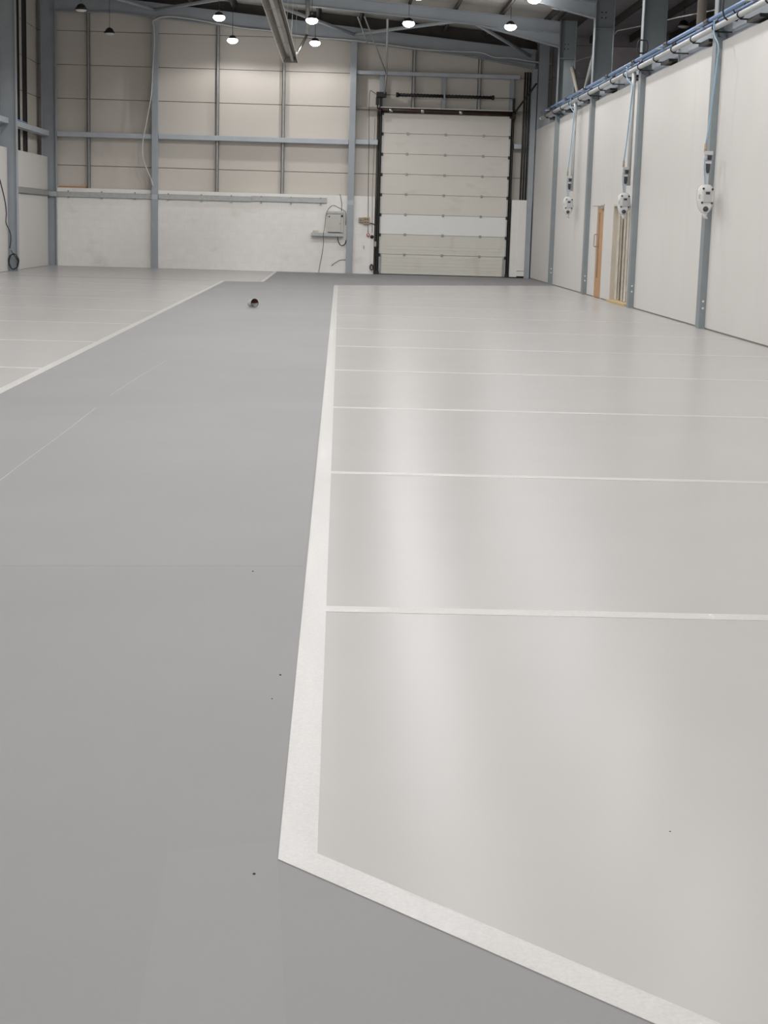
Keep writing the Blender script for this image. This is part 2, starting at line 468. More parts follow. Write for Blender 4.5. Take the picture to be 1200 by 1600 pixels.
# ================================================================== LEFT WALL
LU = -9.12
wl = obj('wall_left', MB().box(LU - 0.2, LU - 0.03, YF, YB, 0, 8.7), 'clad_gap', kind='structure', label='left wall with white lining below cream cladding')
for i in range(len(rows) - 1):
    obj('cladding_panel', MB().box(LU - 0.03, LU, YF, 49.3, rows[i] + g, rows[i + 1] - g), 'clad', wl)
ys = [YF, 31.35, 37.45, 43.2, 49.1]
for i in range(4):
    obj('lining_panel', MB().box(XL - 0.1, XL, ys[i] + (0.0 if i == 0 else 0.104), ys[i + 1] - 0.104, 0.008, 3.22), 'wall_white', wl)
for y in (44.75, 45.9, 46.95):
    obj('upright_rail', MB().box(LU + 0.003, LU + 0.12, y - 0.045, y - 0.03, 3.0, 8.2).box(LU + 0.105, LU + 0.12, y - 0.045, y + 0.045, 3.0, 8.2)
        .box(LU + 0.09, LU + 0.12, y + 0.033, y + 0.045, 3.0, 8.2), 'dark_pipe', wl)
for y0, y1 in ((43.32, 48.98), (37.6, 43.08)):
    obj('girt', MB().bbox(LU + 0.14, -8.74, y0, y1, 3.83, 3.98, 0.008), 'steel_lt', wl)

# ================================================================== RIGHT WALL
wr = obj('wall_right', MB().box(XR, 6.02, YF, 32.35, 0.025, TOPR).box(XR, 6.02, 34.45, 35.66, 0.025, TOPR).box(XR, 6.02, 36.64, 49.3, 0.025, TOPR)
         .box(XR, 6.02, 32.35, 34.45, 2.06, TOPR).box(XR, 6.02, 35.66, 36.64, 2.08, TOPR), 'wall_white', kind='structure',
         label='tall white partition wall on the right')
for y0, y1 in ((YF, 32.35), (34.45, 35.66), (36.64, 49.3)):
    obj('base_gap', MB().box(XR + 0.012, 6.0, y0, y1, 0.0, 0.025), 'clad_gap', wr)
obj('top_channel', MB().box(5.93, 6.0, YF, 46.9, TOPR, 4.74).box(5.86, 5.93, YF, 46.9, TOPR, TOPR + 0.012), 'steel_lt', wr)
obj('top_channel', MB().box(5.90, 6.0, 46.92, 49.3, TOPR, 4.74), 'steel', wr)
for k in range(5):
    obj('column', MB().ibeam((5.97, 19.2 - 6.15 * k, 0), (5.97, 19.2 - 6.15 * k, 7.0), (1, 0, 0), 0.46, 0.24), 'steel', wr)
# far side of the neighbouring hall and the end of the hall behind the camera
obj('wall_side', MB().box(16.1, 16.3, YF, YB, 0, 8.6), 'clad_dark', kind='structure', label='dark outer wall of the neighbouring hall')
obj('wall_front', MB().box(-9.6, 16.2, YF - 0.2, YF, 0, 8.6), 'clad', kind='structure', label='cream wall behind the camera')

# ================================================================== ROOF
ceiling = obj('ceiling', MB().prismY([(-9.6, roof(-9.6) + 0.06), (6.2, roof(6.19) + 0.06), (16.3, roof(16.3) + 0.06), (16.3, roof(16.3) + 0.2), (6.2, roof(6.19) + 0.2), (-9.6, roof(-9.6) + 0.2)], YF - 0.2, 49.6),
              'clad_gap', kind='structure', label='sloping roof of pale liner sheets on dark purlins')
def sheet(x0, x1):
    return MB().prismY([(x0, roof(x0 + 1e-4)), (x1, roof(x1 - 1e-4)), (x1, roof(x1 - 1e-4) + 0.05), (x0, roof(x0 + 1e-4) + 0.05)], 0.0, 0.985)
s1 = unit_mesh('roof_sheet', sheet(-9.4, 6.2), 'deck')
s2 = unit_mesh('roof_sheet', sheet(6.2, 16.2), 'clad_dark')
for k in range(58):
    y = YB - 1.0 * (k + 1)
    share('roof_sheet', s1, (0, y, 0), ceiling)
    if k < 30: share('roof_sheet', s2, (0, y, 0), ceiling)
    else: share('roof_sheet', s2, (0, y, 0), ceiling)
px = -8.25
while px < 5.9:
    z = roof(px)
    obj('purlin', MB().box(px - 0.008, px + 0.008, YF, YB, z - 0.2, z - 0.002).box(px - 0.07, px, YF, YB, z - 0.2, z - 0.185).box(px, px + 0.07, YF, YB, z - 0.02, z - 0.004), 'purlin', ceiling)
    px += 1.25
for px in (7.4, 8.6, 9.8, 11.0):
    z = roof(px)
    obj('purlin', MB().box(px - 0.03, px + 0.03, YF, YB, z - 0.2, z - 0.002), 'purlin', ceiling)
# valley gutter over the right-hand columns
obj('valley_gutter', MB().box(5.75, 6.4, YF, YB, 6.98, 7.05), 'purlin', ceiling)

# portal rafters with a haunch at the right-hand columns
def rafter_mesh(y, ztop, slope, depth, xh, zh, x0=-9.0, lefth=None, w=0.2):
    top = lambda x: ztop - slope * x
    bot = lambda x: top(x) - depth
    mb = MB()
    x1 = 5.738
    t = 0.016
    # web with haunch, then flanges as plates
    web = [(x0, bot(x0) if not lefth else lefth[1]), (x0, top(x0)), (x1, top(x1)), (x1, zh), (xh, bot(xh))]
    low = [(xh, bot(xh)), (x1, zh)]
    lows = [[(x0, bot(x0)), (xh, bot(xh))], [(xh, bot(xh)), (x1, zh)]]
    if lefth:
        web = [(x0, lefth[1]), (x0, top(x0)), (x1, top(x1)), (x1, zh), (xh, bot(xh)), (lefth[0], bot(lefth[0]))]
        lows = [[(x0, lefth[1]), (lefth[0], bot(lefth[0]))], [(lefth[0], bot(lefth[0])), (xh, bot(xh))], [(xh, bot(xh)), (x1, zh)]]
    mb.prismY(web, y - 0.006, y + 0.006)
    lows.append([(xh, bot(xh)), (x1, bot(x1))])
    for (a, za), (b, zb) in lows:
        mb.prismY([(a, za), (b, zb), (b, zb + t), (a, za + t)], y - w / 2, y + w / 2)
    mb.prismY([(x0, top(x0) - t), (x1, top(x1) - t), (x1, top(x1)), (x0, top(x0))], y - w / 2, y + w / 2)
    return mb
obj('rafter', rafter_mesh(49.08, 7.26, 0.088, 0.42, 3.6, 6.2, -8.69, (-6.75, 7.42)), 'steel', cat='rafter',
    label='blue-grey gable rafter running along the top of the back wall')
obj('rafter', rafter_mesh(COLR[0], 7.38, 0.075, 0.32, 3.5, 6.28), 'steel', cat='rafter',
    label='second blue-grey roof rafter, in front of the gable rafter')
obj('rafter', rafter_mesh(COLR[1], 7.38, 0.075, 0.32, 3.5, 6.28), 'steel', cat='rafter',
    label='nearest blue-grey rafter, its end showing at the top right')
for y in [31.68, 25.42] + [19.2 - 6.15 * k for k in range(5)]:
    obj('rafter', rafter_mesh(y, 7.38, 0.075, 0.32, 3.5, 6.28), 'steel', ceiling)

# ================================================================== COLUMNS
def column(p, z1, depth, width, ax, label, bolts=None, group=None, z0=0.0, paint='steel'):
    root = empty('column', (p[0], p[1], 0), label=label, cat='column', group=group)
    obj('shaft', MB().ibeam((p[0], p[1], z0 + 0.012), (p[0], p[1], z1), ax, depth, width, 0.018, 0.012), paint, root)
    hx, hy = (depth / 2 + 0.02, width / 2 + 0.02) if abs(ax[0]) > 0.5 else (width / 2 + 0.02, depth / 2 + 0.02)
    if bolts is None:
        obj('base_plate', MB().box(p[0] - hx + 0.02, p[0] + hx - 0.02, p[1] - hy + 0.02, p[1] + hy - 0.02, 0.0, 0.014), 'steel', root)
    else:
        obj('base_plate', MB().box(p[0] - hx + 0.02, p[0] + hx - 0.02, p[1] - hy + 0.02, p[1] + hy - 0.02, 0.0, 0.014), 'steel', root)
        for z in bolts:
            obj('bolt', MB().lathe((5.80, p[1] - width / 2 + 0.0, z), [(0.0001, -0.012), (0.014, -0.012), (0.014, 0.0)], axis='Y', n=6, smooth=False), 'chrome', root)
    return root
names = ['first', 'second', 'third', 'fourth']
tells = ['blue-grey column on the right wall nearest the roller door',
         'blue-grey column on the right wall between the door column and the wooden door',
         'blue-grey column on the right wall just right of the strip curtain',
         'blue-grey column on the right wall nearest the camera, behind the largest hose reel']
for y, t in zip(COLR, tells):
    c = column((5.965, y), 7.0, 0.45, 0.24, (1, 0, 0), t, group='right wall columns', paint='steel_shaded')
    # the shaft is boxed in below the partition top, with bolts near the foot
    obj('side_plate', MB().box(5.742, 5.842, y - 0.122, y - 0.116, 0.014, TOPR + 0.06), 'steel_shaded', c)
    for z in (0.33, 0.44):
        obj('bolt', MB().lathe((5.79, y - 0.122, z), [(0.0001, -0.012), (0.019, -0.012), (0.019, 0.0)], axis='Y', n=6, smooth=False), 'bolt', c)
column((5.72, 49.0), 6.19, 0.16, 0.16, (0, 1, 0), 'blue-grey corner column between the white boxing and the right partition')
column((5.98, 49.1), 7.0, 0.4, 0.3, (0, 1, 0), 'dark blue-grey column standing behind the partition in the far right corner')
for x, t in ((-5.6, 'blue-grey back wall column left of centre, with a loose white cable'),
             (0.30, 'blue-grey back wall column between the electrical cabinet and the roller door')):
    zt = 7.26 - 0.088 * x - 0.41
    c = empty('column', (x, 49.0, 0), label=t, cat='column', group='back wall columns')
    obj('shaft', MB().bbox(x - 0.092, x + 0.092, 48.98, 49.11, 0.012, zt, 0.006).box(x - 0.05, x + 0.05, 49.11, 49.35, 2.35, zt), 'steel', c)
    obj('base_plate', MB().box(x - 0.1, x + 0.1, 48.97, 49.11, 0.0, 0.014), 'steel', c)
    obj('splice_plate', MB().box(x - 0.094, x + 0.094, 48.974, 48.98, 2.06, 2.2), 'steel_lt', c)
column((-8.76, 49.1), 7.9, 0.44, 0.2, (1, 0, 0), 'blue-grey corner column at the left end of the back wall')
column((-8.77, 43.2), 7.95, 0.44, 0.2, (1, 0, 0), 'blue-grey column at the left edge of the picture, with a cable coil')
for y in (37.45, 31.35):
    obj('column', MB().ibeam((-8.77, y, 0.012), (-8.77, y, 7.95), (1, 0, 0), 0.44, 0.2), 'steel', wl)

# ================================================================== ROOF BRACING
def zr(x): return 7.38 - 0.075 * x - 0.2
def zg(x): return 7.26 - 0.088 * x - 0.2
braces = [((-5.6, 49.0, zg(-5.6)), (-8.6, COLR[0] + 0.02, zr(-8.6)), 'grey roof brace rising left from the gable rafter, far left'),
          ((-5.6, 49.0, zg(-5.6)), (-2.6, COLR[0] + 0.02, zr(-2.6)), 'grey roof brace rising right from the column with the white cable'),
          ((0.3, 49.0, zg(0.3)), (-2.6, COLR[0] + 0.02, zr(-2.6)), 'grey roof brace behind the end of the radiant heater'),
          ((0.3, 49.0, zg(0.3)), (3.2, COLR[0] + 0.02, zr(3.2) - 0.02), 'grey roof brace behind the lit lamp above the roller door'),
          ((5.55, 49.0, zg(5.5)), (3.4, COLR[0] + 0.02, zr(3.4) - 0.04), 'grey roof brace above the right end of the roller door')]
for a, b, t in braces:
    obj('roof_brace', MB().tube([a, b], 0.05, 8), 'steel_lt', cat='brace', label=t, group='tubular roof braces')
for y, t in ((COLR[0], 'short grey eaves brace at the column nearest the roller door'), (COLR[1], 'short grey eaves brace at the second column of the right wall')):
    obj('eaves_brace', MB().tube([(5.72, y - 0.1, 6.35), (5.1, y + 1.9, 6.85)] if False else [(5.76, y + 0.1, 6.42), (5.1, y + 2.6, 6.86)], 0.06, 8), 'steel_lt', cat='brace', label=t)
wc_ = [pX(u, v, 6.7) for u, v in ((880, 103), (910, 92), (932, 86), (965, 48), (1005, 40), (1060, 27), (1120, 15), (1190, -5))]
obj('white_cable', MB().tube(wc_, 0.012, 6), 'white_cable', cat='cable', label='thin white cable strung behind the right wall columns')
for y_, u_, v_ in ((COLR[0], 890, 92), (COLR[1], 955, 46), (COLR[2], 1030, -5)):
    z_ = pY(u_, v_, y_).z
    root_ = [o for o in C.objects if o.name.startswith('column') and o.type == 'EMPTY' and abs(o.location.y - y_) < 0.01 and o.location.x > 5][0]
    obj('stiffener', MB().box(5.76, 6.17, y_ - 0.1, y_ + 0.1, z_ - 0.008, z_ + 0.008), 'steel_shaded', root_)
    for bx_ in (5.9, 5.99):
        for bz_ in (0.25, 0.37):
            obj('bolt', MB().lathe((bx_, y_ - 0.006, z_ + bz_), [(0.0001, -0.015), (0.018, -0.015), (0.018, 0.0)], axis='Y', n=6, smooth=False), 'smoke', root_)
a, b = pX(886, 72, 6.12), pX(904, 150, 6.12)
obj('wall_brace', MB().tube([a, b], 0.055, 8), 'tan', cat='brace', label='tan tubular brace leaning behind the second right wall column')
a, b = pX(928, 85, 6.1), pX(912, 150, 6.1)
obj('wall_brace', MB().tube([a, b], 0.05, 8), 'pipe_grey', cat='brace', label='pale tubular brace left of the second right wall column')
obj('downpipe', MB().tube([(6.55, 30.2, 4.2), (6.55, 30.2, 6.6), (6.45, 30.25, 6.95)], 0.085, 12).lathe((6.55, 30.2, 5.1), [(0.086, -0.04), (0.1, -0.04), (0.1, 0.04), (0.086, 0.04)]),
    'tan', cat='pipe', label='brown downpipe behind the third right wall column')

# ================================================================== SECTIONAL DOOR
DX0, DX1, DY = 1.20, 5.09, 49.2
d1 = empty('door_1', ((DX0 + DX1) / 2, DY, 0), kind='structure', label='tall cream sectional door with eight panels')
pm = ['door_grey', 'door_grey', 'door_white', 'door_cream', 'door_cream', 'door_cream', 'door_cream', 'door_cream']
for k in range(8):
    z0, z1 = 0.015 + k * 0.6, 0.015 + (k + 1) * 0.6
    mb = MB().bbox(DX0, DX1, DY, DY + 0.045, z0 + 0.004, z1 - 0.004, 0.006)
    if k in (0, 1):
        for j in range(1, 5 if k == 0 else 3):
            zz = z0 + 0.115 * j + 0.02
            mb.box(DX0 + 0.1, DX1 - 0.1, DY - 0.004, DY, zz, zz + 0.07)
    p = obj('door_panel', mb, pm[k], d1, **({'label': 'newer white replacement door panel'} if k == 2 else {}))
    obj('panel_edge', MB().box(DX0 - 0.002, DX0 + 0.035, DY - 0.006, DY + 0.046, z0 + 0.006, z1 - 0.006), 'galv_lt', p)
    obj('panel_edge', MB().box(DX1 - 0.035, DX1 + 0.002, DY - 0.006, DY + 0.046, z0 + 0.006, z1 - 0.006), 'galv_lt', p)
    if k > 0:
        for x in (1.98, 3.13, 4.28):
            obj('hinge', MB().bbox(x - 0.035, x + 0.035, DY - 0.025, DY - 0.002, z0 - 0.04, z0 + 0.035, 0.005), 'galv', p)
    for x, s in ((DX0, -1), (DX1, 1)):
        obj('roller_bracket', MB().bbox(x - 0.05 if s > 0 else x - 0.06, x + 0.06 if s > 0 else x + 0.05, DY - 0.04, DY - 0.003, z1 - 0.07, z1 + 0.02, 0.006), 'black', p)
obj('corner_plate', MB().box(DX0, DX0 + 0.085, DY - 0.012, DY - 0.002, 0.03, 0.6), 'galv', d1)
obj('corner_plate', MB().box(DX1 - 0.1, DX1 - 0.02, DY - 0.012, DY - 0.002, 0.03, 0.6), 'galv', d1)
obj('bottom_seal', MB().box(DX0, DX1, DY - 0.005, DY + 0.05, 0.0, 0.016), 'rubber', d1)
for x0, x1 in ((DX0 - 0.085, DX0 - 0.015), (DX1 + 0.02, DX1 + 0.09)):
    obj('track', MB().box(x0, x1, DY - 0.06, DY - 0.05, 0.0, 4.95).box(x0, x0 + 0.015, DY - 0.06, DY + 0.05, 0.0, 4.95).box(x1 - 0.015, x1, DY - 0.06, DY - 0.01, 0, 4.95), 'black', d1)
    obj('track_foot', MB().box(x0 - 0.03, x1 + 0.03, DY - 0.1, DY + 0.02, 0.0, 0.1), 'black', d1)
    obj('track_bracket', MB().box(x0, x1, DY - 0.08, DY + 0.05, 4.95, 5.34), 'black', d1)
obj('lift_shaft', MB().tube([(1.05, DY - 0.12, 4.88), (5.2, DY - 0.12, 4.88)], 0.056, 12), 'rust', d1, label='dark red lifting shaft above the door')
obj('shaft_cover', MB().box(1.14, 5.12, DY - 0.16, DY - 0.06, 4.945, 4.975), 'galv_lt', d1)
for x in (1.08, 1.13, 5.12, 5.17):
    obj('cable_drum', MB().tube([(x - 0.02, DY - 0.12, 4.84), (x + 0.03, DY - 0.12, 4.84)], 0.13 if x > 5 else 0.1, 16), 'black' if x < 5 else 'rust', d1)
for x in (1.45, 2.4, 3.55):
    obj('shaft_collar', MB().tube([(x - 0.05, DY - 0.12, 4.88), (x + 0.05, DY - 0.12, 4.88)], 0.062, 12), 'chrome', d1)
obj('spring_shaft', MB().tube([(1.12, DY - 0.12, 5.33), (5.14, DY - 0.12, 5.33)], 0.014, 8), 'galv', d1)
for x0, x1 in ((1.62, 3.02), (3.06, 4.5)):
    mb = MB()
    n = 150
    hel = [Vector((x0 + (x1 - x0) * i / n, DY - 0.12 + 0.05 * math.cos(i * 1.9), 5.335 + 0.05 * math.sin(i * 1.9))) for i in range(n + 1)]
    mb.tube(hel, 0.012, 5)
    mb.tube([(x0, DY - 0.12, 5.335), (x1, DY - 0.12, 5.335)], 0.044, 10)
    obj('torsion_spring', mb, 'black', d1)
    obj('spring_plug', MB().tube([(x0 - 0.03 if x0 < 2 else x1 - 0.03, DY - 0.12, 5.335), (x0 + 0.05 if x0 < 2 else x1 + 0.04, DY - 0.12, 5.335)], 0.072, 10), 'black', d1)
obj('centre_bracket', MB().box(3.015, 3.065, DY - 0.17, YB - 0.16, 5.25, 5.42), 'steel', d1)
# operator and its hand chain
op = obj('chain_hoist', MB().bbox(1.0, 1.3, DY - 0.22, DY - 0.05, 5.24, 5.4, 0.015).bbox(0.99, 1.09, DY - 0.2, DY - 0.08, 5.02, 5.24, 0.012).tube([(1.04, DY - 0.14, 5.02), (1.05, DY - 0.14, 4.92)], 0.02, 8),
         'black', d1, label='dark hand-chain hoist at the top of the door')
hc = smoothpath([pY(590, 149, DY - 0.14), pY(583, 144, DY - 0.14), pY(577.5, 148, DY - 0.14), pY(576.5, 220, DY - 0.14), pY(575.5, 300, DY - 0.14), pY(575, 364, DY - 0.14)])
obj('hand_chain', MB().tube(hc, 0.0085, 6), 'rust', op)
obj('hand_chain', MB().tube([pY(586, 185, DY - 0.12), pY(582, 300, DY - 0.12), pY(581.5, 364, DY - 0.12)], 0.006, 5), 'rubber', op)
for u0, v0, yy0, u1, v1 in ((560, 27, COLR[0], 575, 66), (569, 26, COLR[0], 604, 115), (605.5, 31, COLR[0], 602, 140)):
    pass
hang = empty('track_hanger', pY(601, 148, DY - 0.2), cat='hanger', label='thin grey steel hangers from the second rafter down to the door hoist')
e0 = pY(601, 146, DY - 0.2); e1 = pY(604, 116, DY - 1.0)
obj('hanger_bar', MB().tube([pY(605.5, 31, COLR[0] + 0.05), e1], 0.03, 6), 'galv_lt', hang)
obj('hanger_bar', MB().tube([pY(569.5, 26, COLR[0] + 0.05), e1], 0.022, 6), 'galv', hang)
obj('hanger_bar', MB().tube([pY(559, 27, COLR[0] + 0.05), pY(574, 66, DY - 1.6)], 0.02, 6), 'galv_lt', hang)
obj('hanger_bar', MB().tube([e1, e0, (1.16, DY - 0.16, 5.36)], 0.026, 6), 'galv', hang)
obj('track_brace', MB().tube([(5.16, DY - 0.1, 5.0), pY(806, 174, DY - 0.4), pY(838, 131, 47.8)], 0.03, 6), 'black', cat='brace', label='dark diagonal strut at the upper right of the roller door')
for x, wd_ in ((5.44, 'leftmost'), (5.515, 'middle'), (5.59, 'rightmost')):
    obj('conduit', MB().tube([(x, 49.0, 2.345), (x, 49.0, 6.1)], 0.03, 8), 'dark_pipe', cat='conduit', group='dark conduits by the far right corner',
        label=wd_ + ' of three dark vertical conduits above the white boxing')
# white boxed-in enclosure beside the door
bx = empty('pipe_boxing', (5.4, 49.0, 0), cat='boxing', label='white boxed casing standing between the roller door and corner column')
obj('casing', MB().bbox(5.2, 5.42, 48.96, 49.3, 0.03, 2.34, 0.006), 'box_white', bx)
obj('front_panel', MB().bbox(5.41, 5.64, 48.9, 49.3, 0.22, 2.34, 0.006), 'box_white', bx)
obj('kick_panel', MB().bbox(5.41, 5.64, 48.91, 49.28, 0.06, 0.21, 0.005), 'box_white', bx)
obj('plinth', MB().box(5.24, 5.63, 48.98, 49.28, 0.0, 0.07), 'black', bx)

# ================================================================== WOODEN DOOR AND STRIP CURTAIN IN THE RIGHT WALL
d2 = empty('door_2', (XR, 36.15, 0), kind='structure', label='oak door with a tall dark vision panel in the right wall')
obj('door_leaf', MB().bbox(XR + 0.004, XR + 0.05, 35.7, 36.6, 0.01, 2.05, 0.003), 'wood', d2)
obj('vision_panel', MB().box(XR + 0.0, XR + 0.006, 36.22, 36.42, 0.45, 1.9), 'wood_dark', d2, label='dark glazed vision strip')
obj('frame', MB().box(XR - 0.004, XR + 0.1, 36.602, 36.64, 0.0, 2.08).box(XR - 0.004, XR + 0.1, 35.66, 35.698, 0.0, 2.08).box(XR - 0.004, XR + 0.1, 35.66, 36.64, 2.052, 2.08), 'wall_white', d2)
obj('pull_handle', MB().tube(smoothpath([(XR + 0.004, 36.52, 1.14), (XR - 0.055, 36.52, 1.14), (XR - 0.062, 36.52, 1.17), (XR - 0.062, 36.52, 1.38), (XR - 0.055, 36.52, 1.41), (XR + 0.004, 36.52, 1.41)], 4), 0.011, 8), 'chrome', d2, label='chrome pull handle')
obj('door_closer', MB().bbox(XR - 0.05, XR + 0.004, 35.75, 36.0, 1.97, 2.03, 0.006).tube([(XR - 0.03, 35.9, 2.035), (XR - 0.16, 36.3, 2.04), (XR - 0.01, 36.56, 2.045)], 0.01, 6), 'galv', d2, label='grey door closer arm')
d3 = empty('door_3', (XR + 0.1, 33.4, 0), kind='structure', label='doorway hung with clear plastic strips in the right wall')
obj('jamb', MB().box(XR - 0.004, 5.95, 34.405, 34.45, 0.0, 2.06), 'jamb', d3)
obj('jamb', MB().box(XR - 0.004, 6.05, 32.35, 32.39, 0.0, 2.06), 'wall_white', d3)
obj('head', MB().box(XR - 0.004, 6.05, 32.39, 34.405, 2.02, 2.06), 'jamb', d3)
obj('threshold', MB().bbox(XR - 0.06, 6.05, 32.3, 34.5, 0.0, 0.05, 0.006), 'sill', d3, label='raw timber threshold')
obj('curtain_rail', MB().box(5.945, 5.98, 32.4, 34.4, 1.98, 2.02), 'galv', d3)
st = MB()
n = 6
for i in range(n):
    for s in (0, 1):
        pass
def strip_mesh():
    vs_, fs = [], []
    n = 8
    for j, z in enumerate((0.06, 1.0, 1.99)):
        for i in range(n + 1):
            t = i / n - 0.5
            vs_.append((0.03 * (1 - 4 * t * t), t * 0.22, z))
    for j in range(2):
        for i in range(n):
            a = j * (n + 1) + i
            fs.append((a, a + 1, a + n + 2, a + n + 1))
    b = MB()
    b._add(vs_, fs, True)
    off = len(b.v)
    b._add([(x + 0.003, y, z) for x, y, z in vs_], [q[::-1] for q in fs], True)
    return b
sm = unit_mesh('curtain_strip', strip_mesh(), 'pvc')
for i in range(11):
    o = share('curtain_strip', sm, (5.935 - (0.022 if i % 2 else 0.0), 32.5 + i * 0.18, 0), d3)
    o.rotation_euler.z = random.uniform(-0.12, 0.12)

# ================================================================== PIPE RUN ON TOP OF THE RIGHT WALL
PX, PZ = 5.66, 4.60
run = empty('pipe_run', (PX, 35, PZ), cat='pipe', label='pale grey round pipe running along the top of the right wall')
obj('pipe', MB().tube([(PX, 46.3, PZ), (PX, YF + 0.2, PZ)], 0.045, 14), 'pipe_grey', run)
obj('end_cap', MB().tube([(PX, 46.45, PZ), (PX, 46.28, PZ)], 0.055, 14), 'pipe_grey', run)
y = 45.2
while y > 17:
    obj('pipe_clip', MB().lathe((PX, y, PZ), [(0.046, -0.015), (0.06, -0.015), (0.06, 0.015), (0.046, 0.015)], axis='Y', n=14).box(PX - 0.01, PX + 0.26, y - 0.015, y + 0.015, PZ - 0.075, PZ - 0.055), 'black', run)
    y -= 1.55
y = 44.4
while y > 17:
    obj('wall_bracket', MB().box(PX - 0.16, 5.925, y - 0.02, y + 0.02, PZ + 0.075, PZ + 0.09).box(5.9, 5.925, y - 0.02, y + 0.02, 4.45, PZ + 0.09), 'galv_lt', run)
    obj('gusset', MB().prism([(5.74, y + 0.02), (5.93, y + 0.02), (5.93, y + 0.75), (5.74, y + 0.75)], 4.475, 4.525), 'black', run)
    y -= 3.1
for dxx, dz, rr, t in ((-0.05, 0.13, 0.03, 'upper blue compressed-air pipe along the right wall'), (0.1, 0.13, 0.026, 'second blue compressed-air pipe, behind the upper blue pipe')):
    bp = empty('air_pipe', (PX + dxx, 35, PZ + dz), cat='pipe', label=t, group='blue air pipes')
    obj('pipe', MB().tube([(PX + dxx, 46.0 if dxx < 0 else 44.6, PZ + dz), (PX + dxx, YF + 0.3, PZ + dz)], rr, 12), 'pipe_blue', bp)
    y = 44.0
    while y > 17:
        obj('coupling', MB().tube([(PX + dxx, y - 0.16, PZ + dz), (PX + dxx, y + 0.16, PZ + dz)], rr * 1.35, 12), 'smoke', bp)
        y -= 3.1
for (u, v, t) in ((1000, 75, 'black cable loop beside the third right wall column'), (1140, 12, 'black cable loop above the pipes at the upper right corner')):
    c = pX(u, v, 5.68)
    rr_ = 0.09 if u < 1100 else 0.15
    lp = [Vector((c.x + rr_ * math.cos(a), c.y - 0.35 + 0.01 * i, c.z + 1.5 * rr_ * math.sin(a) + 0.02 * math.sin(3 * a))) for i, a in enumerate([-1.2 + i * math.tau / 18 for i in range(20)])]
    obj('cable_loop', MB().tube(smoothpath(lp + [Vector((5.7, c.y - 0.1, PZ + 0.17))], 2), 0.013, 6), 'rubber', cat='cable', label=t)

